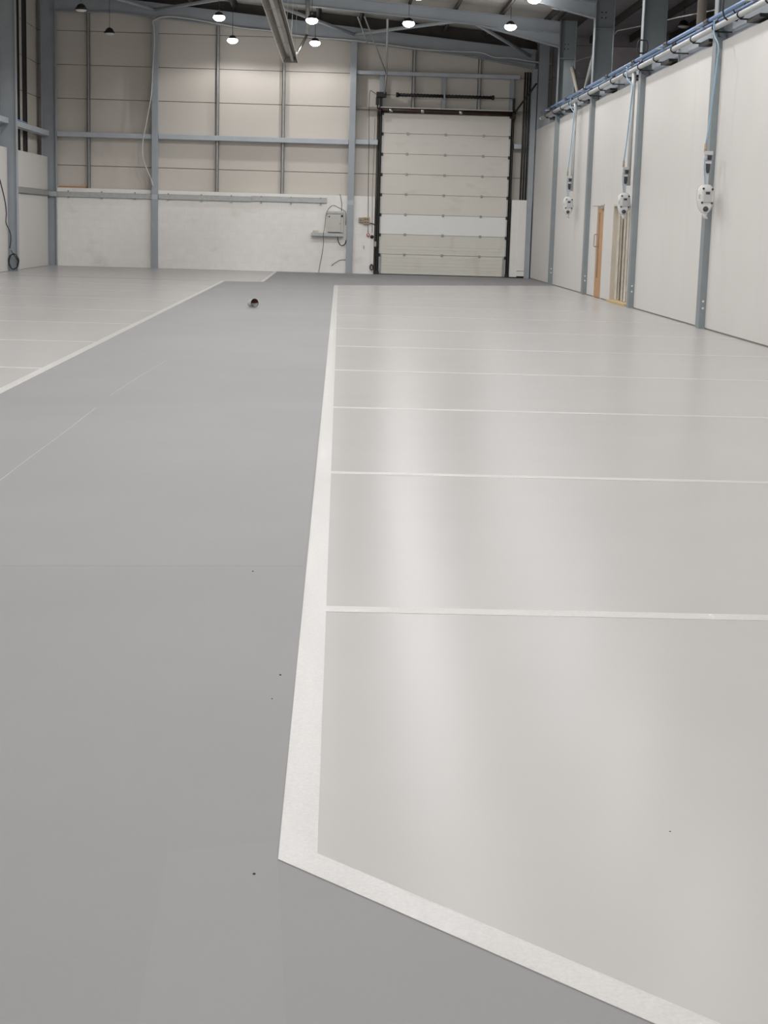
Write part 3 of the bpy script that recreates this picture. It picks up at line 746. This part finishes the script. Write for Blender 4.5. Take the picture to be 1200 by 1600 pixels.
# ================================================================== HOSE REELS
def hose_reel(y, zc, label, drop_y, has_pipe, sc=1.0):
    x = 5.60
    root = empty('hose_reel', (x, y, 0), cat='hose reel', label=label, group='wrapped hose reels on the right wall')
    # clear-wrapped rounded body facing the camera
    n = 28
    def ring(rx, rz, off=0.0):
        out = []
        for i in range(n):
            a = 2 * math.pi * i / n
            ca, sa = math.cos(a), math.sin(a)
            ex = math.copysign(abs(ca) ** 0.7, ca) * rx
            ez = math.copysign(abs(sa) ** 0.75, sa) * rz
            if sa < -0.2: ex *= 1 + 0.35 * sa          # narrows towards the hose outlet
            out.append((ex + off * 0.0, ez))
        return out
    def shell(mb, prof):
        base = len(mb.v)
        for rx, rz, yy in prof:
            for ex, ez in ring(rx, rz):
                mb.v.append(Vector((x + ex, y + yy, zc + ez)))
        for j in range(len(prof) - 1):
            for i in range(n):
                i2 = (i + 1) % n
                mb.f.append((base + j * n + i, base + j * n + i2, base + (j + 1) * n + i2, base + (j + 1) * n + i)); mb.smooth.append(True)
        mb.f.append(tuple(base + i for i in range(n))); mb.smooth.append(False)
        mb.f.append(tuple(base + (len(prof) - 1) * n + i for i in range(n - 1, -1, -1))); mb.smooth.append(False)
        return mb
    obj('drum_cover', shell(MB(), [(0.09, 0.17, -0.08), (0.125, 0.215, -0.055), (0.135, 0.225, 0.0), (0.125, 0.215, 0.07), (0.09, 0.17, 0.09)]), 'shrink', root)
    obj('face_plate', MB().bbox(x - 0.045, x + 0.075, y - 0.1, y - 0.075, zc - 0.05, zc + 0.13, 0.008), 'reel_grey', root)
    obj('badge', MB().bbox(x - 0.02, x + 0.045, y - 0.106, y - 0.098, zc + 0.07, zc + 0.11, 0.004), 'smoke', root)
    for ax, az in ((-0.055, 0.155), (0.085, 0.15), (-0.065, -0.055), (0.085, -0.06)):
        obj('bolt', MB().lathe((x + ax, y - 0.075, zc + az), [(0.0001, -0.02), (0.016, -0.02), (0.018, 0.0)], axis='Y', n=10), 'smoke', root)
    obj('hose_slot', MB().bbox(x - 0.12, x - 0.09, y - 0.075, y - 0.02, zc - 0.0, zc + 0.07, 0.006), 'reel_grey', root)
    obj('hose_stop', MB().lathe((x - 0.005, y - 0.08, zc - 0.15), [(0.0001, -0.045), (0.03, -0.04), (0.042, -0.01), (0.042, 0.03), (0.0001, 0.03)], axis='Y', n=14), 'smoke', root)
    obj('wrap_tail', MB().tube([(x, y, zc - 0.2), (x + 0.01, y, zc - 0.27), (x + 0.05, y, zc - 0.29)], [0.05, 0.03, 0.012], 8), 'shrink', root)
    obj('hanger_bracket', MB().box(x - 0.03, x + 0.03, y + 0.0, y + 0.02, zc + 0.18, zc + 0.62), 'pipe_grey', root)
    if not has_pipe:
        obj('mounting_arm', MB().box(x - 0.02, x + 0.02, y + 0.08, y + 0.545, zc + 0.05, zc + 0.1).box(x - 0.02, 5.8, y + 0.52, y + 0.545, zc + 0.0, zc + 0.15), 'pipe_grey', root)
    # filter and lubricator above the reel
    fz = zc + 0.66
    fr = obj('regulator', MB().bbox(x - 0.06, x + 0.065, y - 0.05, y + 0.04, fz, fz + 0.06, 0.008), 'pipe_grey', root)
    obj('bowl', MB().lathe((x + 0.028, y - 0.01, fz), [(0.0001, -0.075), (0.026, -0.07), (0.033, -0.03), (0.033, 0.0)], n=14), 'smoke', fr)
    obj('bowl', MB().lathe((x - 0.03, y - 0.01, fz), [(0.0001, -0.085), (0.02, -0.08), (0.024, -0.03), (0.024, 0.0)], n=14), 'reel_grey', fr)
    obj('lubricator', MB().bbox(x - 0.045, x + 0.05, y - 0.045, y + 0.035, fz - 0.13, fz - 0.09, 0.006), 'pipe_grey', fr)
    obj('bowl', MB().lathe((x + 0.01, y - 0.005, fz - 0.13), [(0.0001, -0.14), (0.022, -0.135), (0.033, -0.08), (0.033, 0.0)], n=14), 'smoke', fr)
    obj('feed_hose', MB().tube(smoothpath([(x - 0.05, y, fz - 0.02), (x - 0.05, y - 0.01, fz - 0.2), (x - 0.02, y, fz - 0.42), (x, y, zc + 0.2)]), 0.008, 8), 'hose_blue', fr)
    dh = smoothpath([(PX - 0.05, drop_y, PZ + 0.1), (PX - 0.06, drop_y - 0.1, PZ - 0.12), (x + 0.02, y - 0.15, PZ - 0.32), (x + 0.02, y - 0.1, PZ - 0.6), (x, y, zc + 1.3), (x - 0.045, y, fz + 0.16)])
    obj('drop_hose', MB().tube(dh, 0.012, 8), 'hose_blue', root)
    obj('hose_fitting', MB().tube([(x - 0.045, y, fz + 0.17), (x - 0.045, y, fz + 0.05)], 0.02, 8), 'brown_box', root)
    if has_pipe:
        obj('support_post', MB().tube([(5.68, y + 0.06, PZ - 0.03), (5.68, y + 0.06, fz - 0.3)], 0.04, 12).box(x, 5.7, y + 0.03, y + 0.07, fz + 0.01, fz + 0.05), 'pipe_grey', root)
    return root
hose_reel(24.75, 2.02, 'largest wrapped hose reel, on the nearest right wall column', 24.95, False)
hose_reel(31.9, 2.03, 'wrapped hose reel hanging before the strip curtain doorway', 32.4, True)
hose_reel(39.75, 2.08, 'smallest wrapped hose reel, between the first two right wall columns', 40.2, True)

# ================================================================== HIGH-BAY LAMPS
lamp_meshes = {}
def lamp_parts(on):
    k = 'on' if on else 'off'
    if k not in lamp_meshes:
        h = MB().lathe((0, 0, 0), ([(0.12, 0.052), (0.122, 0.06)] if on else [(0.15, 0.0), (0.155, 0.02), (0.145, 0.045)]) + [(0.085, 0.075), (0.075, 0.12), (0.05, 0.15), (0.0001, 0.155)], n=20)
        for i in range(10):
            a = i * math.tau / 10
            c_, s_ = math.cos(a), math.sin(a)
            h._add([(0.07 * c_ - 0.004 * s_, 0.07 * s_ + 0.004 * c_, 0.06), (0.125 * c_ - 0.004 * s_, 0.125 * s_ + 0.004 * c_, 0.055), (0.09 * c_ - 0.004 * s_, 0.09 * s_ + 0.004 * c_, 0.12), (0.07 * c_ - 0.004 * s_, 0.07 * s_ + 0.004 * c_, 0.125),
                    (0.07 * c_ + 0.004 * s_, 0.07 * s_ - 0.004 * c_, 0.06), (0.125 * c_ + 0.004 * s_, 0.125 * s_ - 0.004 * c_, 0.055), (0.09 * c_ + 0.004 * s_, 0.09 * s_ - 0.004 * c_, 0.12), (0.07 * c_ + 0.004 * s_, 0.07 * s_ - 0.004 * c_, 0.125)],
                   [(0, 1, 2, 3), (7, 6, 5, 4), (0, 4, 5, 1), (1, 5, 6, 2), (2, 6, 7, 3), (3, 7, 4, 0)])
        lens = MB().lathe((0, 0, 0), [(0.0001, -0.085), (0.06, -0.078), (0.11, -0.055), (0.145, -0.02), (0.155, 0.015), (0.13, 0.05), (0.0001, 0.054)] if on else [(0.0001, -0.05), (0.08, -0.042), (0.125, -0.02), (0.146, 0.002), (0.0001, 0.004)], n=20)
        hook = MB().lathe((0, 0, 0), [(0.012, 0.15), (0.012, 0.2), (0.0001, 0.2)], n=8)
        lamp_meshes[k] = (unit_mesh('housing', h, 'black'), unit_mesh('lens', lens, 'lens_on' if on else 'lens_off'), unit_mesh('hook', hook, 'chrome'))
    return lamp_meshes[k]
def lamp(x, y, z, on, label, group, power=1.0):
    h, l, k = lamp_parts(on)
    root = empty('high_bay_lamp', (x, y, z), cat='lamp', label=label, group=group)
    share('housing', h, (x, y, z), root)
    share('lens', l, (x, y, z), root)
    share('hook', k, (x, y, z), root)
    obj('cord', MB().tube([(x, y, z + 0.19), (x, y, roof(x) - 0.19)], 0.007, 6), 'rubber', root)
    if on:
        ld = bpy.data.lights.new('lamp_light', 'SPOT')
        ld.spot_size = math.radians(168); ld.spot_blend = 0.3; ld.shadow_soft_size = 0.1
        ld.energy = LAMP_W * power; ld.color = LAMP_COL
        lo = bpy.data.objects.new('lamp_light', ld)
        C.objects.link(lo); lo.parent = root; lo.location = (0, 0, -0.2)
    return root
LX = [-3.22, -0.84, 1.65, 4.28]
seen = {(-3.22, 0): 'lit high-bay lamp left of the heater, the lower one nearer the back wall',
        (-3.22, 1): 'lit high-bay lamp left of the heater, the upper nearer one',
        (-0.84, 0): 'lit high-bay lamp right of the heater, the lower one nearer the back wall',
        (-0.84, 1): 'lit high-bay lamp right of the heater, the upper nearer one',
        (1.65, 1): 'lit high-bay lamp above the left part of the roller door',
        (4.28, 1): 'lit high-bay lamp above the right end of the roller door',
        (4.28, 2): 'lit high-bay lamp cut by the top edge of the picture'}
for r in range(11):
    y = [47.7, 42.5, 37.4][r] if r < 3 else 37.4 - 5.2 * (r - 2)
    for x in ([-6.63] if r >= 2 else []) + LX:  # lit lamps of the leftmost row are added out of view to brighten the left side
        if r == 0 and x > 0: continue
        if (x, r) in seen:
            lamp(x, y, 6.6, True, seen[(x, r)], 'lit high-bay lamps', 0.6 if r == 0 else 1.0)
        else:
            lamp(x, y, 6.6, True, 'unseen lit high-bay lamp hanging nearer the camera than the photograph shows', 'lit lamps outside the picture')
for yy_ in (33.0, 20.0):  # unseen lamps added to brighten the dark neighbouring hall
    lamp(11.0, yy_, 6.6, True, 'added unseen lamp brightening the neighbouring hall', 'added fill lamps of the neighbouring hall', 3.0)
lamp(-6.63, 46.8, 6.6, False, 'unlit black lamp on a long cord before the cream cladding, lower of two', 'unlit black lamps')
lamp(-6.63, 41.8, 6.6, False, 'unlit black lamp at the top left with its pale lens showing', 'unlit black lamps')
lamp(8.5, 41.2, 6.6, False, 'unlit black lamp behind the right partition, above the pipes', 'unlit black lamps')

# ================================================================== RADIANT HEATER
hx0, hz = -1.39, 5.62
ht = empty('radiant_heater', (hx0, 36, hz), cat='heater', label='long suspended radiant tube heater trough hanging from the roof')
y0, y1 = 23.5, 43.3
prof = [(-0.2, 0.0), (-0.185, 0.0), (-0.1, 0.15), (0.1, 0.15), (0.185, 0.0), (0.2, 0.0), (0.108, 0.165), (-0.108, 0.165)]
obj('reflector', MB().prismY([(hx0 + a, hz + b) for a, b in prof], y0, y1), 'alu', ht)
obj('end_plate', MB().prismY([(hx0 - 0.19, hz), (hx0 + 0.19, hz), (hx0 + 0.1, hz + 0.155), (hx0 - 0.1, hz + 0.155)], y1, y1 + 0.01), 'galv', ht)
for dx_ in (0.05,):
    obj('burner_tube', MB().tube([(hx0 + dx_, y0, hz + 0.055), (hx0 + dx_, y1 - 0.15, hz + 0.055)], 0.042, 12), 'tube_steel', ht)
obj('flue_bend', MB().tube(smoothpath([(hx0 + 0.05, y1 - 0.17, hz + 0.055), (hx0 + 0.05, y1 - 0.08, hz + 0.06), (hx0 + 0.07, y1 - 0.05, hz + 0.1), (hx0 + 0.1, y1 - 0.05, hz + 0.14)], 4), 0.042, 12), 'tube_steel', ht)
obj('edge_rail', MB().tube([(hx0 - 0.2, y0, hz), (hx0 - 0.2, y1, hz)], 0.009, 6), 'chrome', ht)
obj('edge_rail', MB().tube([(hx0 + 0.2, y0, hz), (hx0 + 0.2, y1, hz)], 0.009, 6), 'chrome', ht)
for y in (41.6, 38.6, 35.6, 32.6, 29.6, 26.6):
    obj('support_strap', MB().box(hx0 - 0.2, hx0 + 0.2, y - 0.015, y + 0.015, hz - 0.005, hz + 0.0), 'galv', ht)
    obj('hanging_chain', MB().tube([(hx0 + 0.15, y, hz + 0.06), (hx0 + 0.22, y, roof(hx0) - 0.02)], 0.006, 5), 'galv_lt', ht)
fl = [Vector((hx0 + 0.12, y1 - 0.1, hz + 0.13)), Vector((-0.98, 43.6, 6.38)), Vector((-0.98, 43.62, 7.3))]
obj('flue', MB().tube([fl[0], fl[1]], 0.035, 10), 'chrome', ht, label='bright flue pipe')
obj('flue', MB().tube([fl[1], fl[2]], 0.055, 10), 'galv', ht)

# ================================================================== BACK WALL FITTINGS
tr = empty('cable_tray', (-4.5, 49.05, 2.07), cat='tray', label='long galvanised cable tray along the top of the white back blockwork')
def tray(name, x0, x1, z0, z1, parent, ya=BY - 0.06, yb=BY - 0.003):
    return obj(name, MB().box(x0, x1, ya, ya + 0.004, z0, z1).box(x0, x1, ya, yb, z0, z0 + 0.004).box(x0, x1, ya, yb, z1 - 0.004, z1), 'galv_lt', parent)
tray('tray_length', -8.535, -5.71, 2.06, 2.21, tr)
tray('tray_length', -8.76, -8.53, 2.06, 2.21, tr, 48.955, 48.993)
tray('tray_length', -5.49, -2.7, 2.07, 2.22, tr)
tray('tray_length', -2.69, -0.42, 2.09, 2.24, tr)
for x in (-8.2, -7.2, -6.2, -5.2, -4.2, -3.3, -2.4, -1.5, -0.6):
    obj('tray_bracket', MB().box(x - 0.025, x + 0.025, BY - 0.066, BY - 0.003, 2.03, 2.07).box(x - 0.02, x + 0.02, BY - 0.066, BY - 0.06, 2.2, 2.25), 'galv', tr)
tl = empty('cable_tray', (XL + 0.03, 46.3, 2.1), cat='tray', label='grey cable tray on the left wall between the two left columns')
obj('tray_length', MB().box(XL + 0.05, XL + 0.054, 43.32, 48.98, 2.08, 2.24).box(XL + 0.002, XL + 0.054, 43.32, 48.98, 2.08, 2.084).box(XL + 0.002, XL + 0.054, 43.32, 48.98, 2.236, 2.24), 'galv', tl)
for y in [43.5 + 0.33 * i for i in range(16)]:
    obj('tray_rung', MB().box(XL + 0.002, XL + 0.06, y - 0.02, y + 0.02, 2.05, 2.082), 'galv', tl)

cb = empty('electrical_cabinet', (-0.15, BY - 0.1, 1.22), cat='cabinet', label='grey electrical cabinet on the white back wall beside the column')
obj('body', MB().bbox(-0.36, 0.1, BY - 0.2, BY - 0.002, 1.22, 1.83, 0.01), 'cab', cb)
obj('door', MB().bbox(-0.375, 0.02, BY - 0.225, BY - 0.2, 1.235, 1.76, 0.008), 'cab', cb)
obj('lid', MB().bbox(-0.4, 0.1, BY - 0.225, BY - 0.002, 1.775, 1.85, 0.008), 'galv_lt', cb)
obj('lock', MB().lathe((-0.33, BY - 0.225, 1.69), [(0.0001, -0.012), (0.02, -0.012), (0.022, 0.0)], axis='Y', n=10), 'smoke', cb)
obj('lock', MB().lathe((-0.01, BY - 0.225, 1.5), [(0.0001, -0.012), (0.018, -0.012), (0.02, 0.0)], axis='Y', n=10), 'reel_grey', cb)
obj('cable_gland', MB().lathe((0.055, BY - 0.2, 1.72), [(0.0001, -0.03), (0.03, -0.03), (0.035, 0.0)], axis='Y', n=10), 'smoke', cb)
sh = empty('shelf_tray', (-0.4, BY - 0.1, 1.1), cat='tray', label='short grey metal tray under the electrical cabinet')
obj('channel', MB().box(-0.86, 0.1, BY - 0.235, BY - 0.229, 1.1, 1.2).box(-0.86, 0.1, BY - 0.235, BY - 0.002, 1.1, 1.106).box(-0.866, -0.86, BY - 0.235, BY - 0.002, 1.1, 1.2).box(0.1, 0.106, BY - 0.235, BY - 0.002, 1.1, 1.2), 'galv_lt', sh)
obj('socket_box', MB().bbox(-0.82, -0.66, BY - 0.12, BY - 0.02, 1.108, 1.27, 0.01), 'cream', cat='box', label='small cream socket box on the left end of the short grey tray')
yy = BY - 0.03
cable1 = smoothpath([(-0.62, yy - 0.01, 0.008), (-0.59, yy, 0.22), (-0.53, yy, 0.55), (-0.49, yy, 0.9), (-0.5, yy - 0.23, 1.15), (-0.46, yy - 0.1, 1.4), (-0.43, yy, 1.75), (-0.34, yy, 1.95), (-0.21, yy, 2.03), (-0.04, yy, 1.96), (0.13, yy, 1.87), (0.17, yy, 1.75), (0.17, yy, 1.45)])
obj('loose_cable', MB().tube(cable1, 0.007, 6), 'rubber', cat='cable', label='thin dark cable looping over the electrical cabinet down to the floor')
obj('loose_cable', MB().tube(smoothpath([(-0.07, yy - 0.2, 1.1), (-0.05, yy - 0.2, 0.98), (0.02, yy - 0.15, 0.85), (0.1, yy - 0.1, 0.84), (0.17, yy - 0.02, 0.9), (0.19, yy, 1.0)]), 0.014, 8), 'rubber', cat='cable', label='thick black cable drooping from under the electrical cabinet')
obj('loose_cable', MB().tube(smoothpath([(-0.24, yy, 0.22), (-0.1, yy - 0.01, 0.33), (0.04, yy, 0.4), (0.19, yy, 0.41)]), 0.007, 6), 'rubber', cat='cable', label='short dark cable end on the wall below the electrical cabinet')
obj('loose_cable', MB().tube(smoothpath([(0.03, yy, 1.86), (0.04, yy, 2.05), (0.0, yy, 2.28), (-0.03, yy, 2.37)]), 0.007, 6), 'rubber', cat='cable', label='dark cable rising from the cabinet top to the cladding')
# controls left of the sectional door
cs = empty('door_controls', (0.72, BY - 0.05, 1.45), cat='switch box', label='beige switch boxes on the white wall left of the roller door')
obj('switch_box', MB().bbox(0.56, 0.7, BY - 0.09, BY - 0.002, 1.54, 1.69, 0.012), 'brown_box', cs)
obj('switch_box', MB().bbox(0.7, 0.89, BY - 0.11, BY - 0.002, 1.49, 1.7, 0.012), 'brown_box', cs)
for x, z in ((0.76, 1.64), (0.83, 1.64), (0.76, 1.55), (0.83, 1.55), (0.63, 1.61)):
    obj('push_button', MB().lathe((x, BY - 0.11 if x > 0.7 else BY - 0.09, z), [(0.0001, -0.015), (0.016, -0.015), (0.018, 0.0)], axis='Y', n=10), 'smoke', cs)
obj('switch_cable', MB().tube(smoothpath([(0.88, BY - 0.04, 1.53), (0.98, BY - 0.04, 1.52), (1.08, BY - 0.03, 1.47)]), 0.012, 6), 'rubber', cs)
pt = empty('chain_pull', (0.88, DY - 0.14, 1.15), cat='pull', label='round red and white chain pull hanging beside the roller door')
pc = pY(575.3, 367, DY - 0.14)
obj('ring', MB().lathe(pc, [(0.03, -0.015), (0.05, -0.015), (0.05, 0.015), (0.03, 0.015), (0.03, -0.015)], axis='Y', n=16), 'red', pt)
obj('centre', MB().lathe(pc, [(0.0001, -0.01), (0.031, -0.01), (0.031, 0.01), (0.0001, 0.01)], axis='Y', n=16), 'box_white', pt)
pc = pY(581.3, 370, BY - 0.02)
obj('round_plug', MB().lathe((pc.x, BY - 0.002, pc.z), [(0.0001, -0.07), (0.045, -0.065), (0.055, -0.03), (0.055, 0.0)], axis='Y', n=16), 'black', cat='socket', label='round black socket on the wall left of the roller door')
for i, (u, v, t) in enumerate(((586, 381, 'small bracket beside the door track at knee height'),)):
    p = pY(u, v, BY - 0.03)
    obj('wall_bracket', MB().bbox(p.x - 0.03, p.x + 0.04, BY - 0.06, BY - 0.002, p.z - 0.09, p.z + 0.07, 0.012), 'galv', cat='bracket', label=t)
p = pY(580.5, 417.5, BY - 0.03)
lp = [Vector((p.x + 0.045 * math.cos(a), BY - 0.03 - 0.004 * a, p.z + 0.085 * math.sin(a))) for a in [i * math.tau / 12 for i in range(37)]]
obj('cord_bundle', MB().tube(lp, 0.016, 6), 'rubber', cat='cable', label='small black cord bundle low on the wall beside the door track')
p = pY(568.5, 386, BY - 0.02)
obj('wall_clip', MB().bbox(p.x - 0.012, p.x + 0.012, BY - 0.03, BY - 0.002, p.z - 0.045, p.z + 0.045, 0.005), 'brown_box', cat='clip', label='tiny brown clip on the white wall below the switch boxes')

# loose white cable by the column and along the gable rafter
wc = [pY(u, v, 48.94) for u, v in ((238, 33), (240.5, 45), (241, 70), (238.5, 110), (236, 150), (228, 195), (223, 222), (223, 245), (229, 263), (236, 280), (239, 291))]
obj('white_cable', MB().tube(smoothpath(wc), 0.018, 7), 'white_cable', cat='cable', label='loose white cable hanging down along the back wall column left of centre')
wc = [pY(u, v, 48.93) for u, v in ((238, 33), (250, 27.5), (268, 26), (300, 30), (340, 37), (380, 44), (425, 48.5), (480, 57.5), (540, 62), (600, 69), (650, 76), (700, 80), (750, 82), (772, 89.5), (800, 91), (830, 96), (862, 100))]
obj('white_cable', MB().tube(smoothpath(wc), 0.02, 7), 'white_cable', cat='cable', label='long white cable sagging along the underside of the gable rafter')
# cables on the left column
lc = [pX(u, v, -8.72) for u, v in ((-12, 262), (0, 280), (4, 296), (9, 315), (11, 335), (10, 350), (15, 362), (17, 375), (15, 388))]
ly = 43.6
lc = [pX(-14, 255, -8.785), pX(-2, 276, -8.785), pX(3, 293, -8.785), pX(8, 315, -8.785), pX(10, 333, -8.785), pX(9.5, 348, -8.785), pY(16, 364, 43.06), pY(17, 376, 43.06), pY(15, 388, 43.06)]
obj('column_cable', MB().tube(smoothpath(lc), 0.013, 6), 'rubber', cat='cable', label='thin dark cable running down the leftmost column')
cc = pY(21, 406, 43.35)
lp = []
for i in range(49):
    a = i * math.tau / 16
    lp.append(Vector((-8.65 + (0.125 + 0.015 * math.sin(1.7 * i)) * math.cos(a), 43.05 - 0.0012 * i, 0.26 + (0.2 + 0.015 * math.cos(2.3 * i)) * math.sin(a))))
obj('cable_coil', MB().tube(smoothpath([pY(17, 391, 43.06)] + lp, 2), 0.012, 6), 'rubber', cat='cable', label='coil of dark cable hung at the foot of the leftmost column')
# blue-handled tool resting on the left rail
bt = empty('blue_tool', (-8.75, 45.0, 3.98), cat='tool', label='blue and black rod lying on the left wall rail')
obj('rod', MB().tube([(-8.765, 44.1, 4.003), (-8.765, 45.6, 4.003)], 0.022, 8), 'pipe_blue', bt)
obj('knob', MB().lathe((-8.765, 44.0, 4.025), [(0.0001, -0.14), (0.035, -0.12), (0.043, 0.0), (0.035, 0.12), (0.0001, 0.14)], axis='Y', n=10), 'black', bt)

# ================================================================== PAINT KETTLE ON THE AISLE
ang = math.radians(-58)                      # open mouth turned to the right and towards the camera
pk = empty('paint_kettle', (-1.51, 28.25, 0), cat='pot', label='tipped-over pale paint pot with brown inside lying on the grey aisle')
R0 = 0.072
def kettle(prof, n=20, a0=0.0, a1=math.tau):
    mb = MB()
    base = []
    ax = Vector((math.cos(ang), math.sin(ang), 0.1)).normalized()
    s = Vector((-ax.y, ax.x, 0)).normalized(); u = ax.cross(s) * -1
    vs_ = []
    for r, h in prof:
        for k in range(n):
            a = a0 + (a1 - a0) * k / (n if a1 - a0 > 6.28 else n - 1)
            vs_.append(Vector((-1.51, 28.25, R0 + 0.004)) + ax * h + (s * math.cos(a) + u * math.sin(a)) * r)
    fs = []
    for i in range(len(prof) - 1):
        for k in range(n):
            if k == n - 1 and a1 - a0 < 6.28: continue
            k2 = (k + 1) % n
            fs.append((i * n + k, i * n + k2, (i + 1) * n + k2, (i + 1) * n + k))
    mb._add(vs_, fs, True)
    return mb
obj('body', kettle([(0.0001, -0.08), (0.06, -0.08), (0.064, -0.06), (R0, 0.075), (R0, 0.08)]), 'tin', pk)
obj('lining', kettle([(R0 - 0.0025, 0.079), (0.0605, -0.064), (0.0001, -0.066)]), 'tin', pk)
obj('paint_residue', kettle([(R0 - 0.005, 0.077), (0.058, -0.06), (0.0001, -0.062)], a0=math.pi * 0.72, a1=math.pi * 2.0), 'brown', pk, label='dark brown paint inside')
obj('rim', kettle([(R0 - 0.002, 0.076), (R0 + 0.003, 0.076), (R0 + 0.003, 0.084), (R0 - 0.004, 0.084), (R0 - 0.004, 0.076)]), 'rubber', pk)
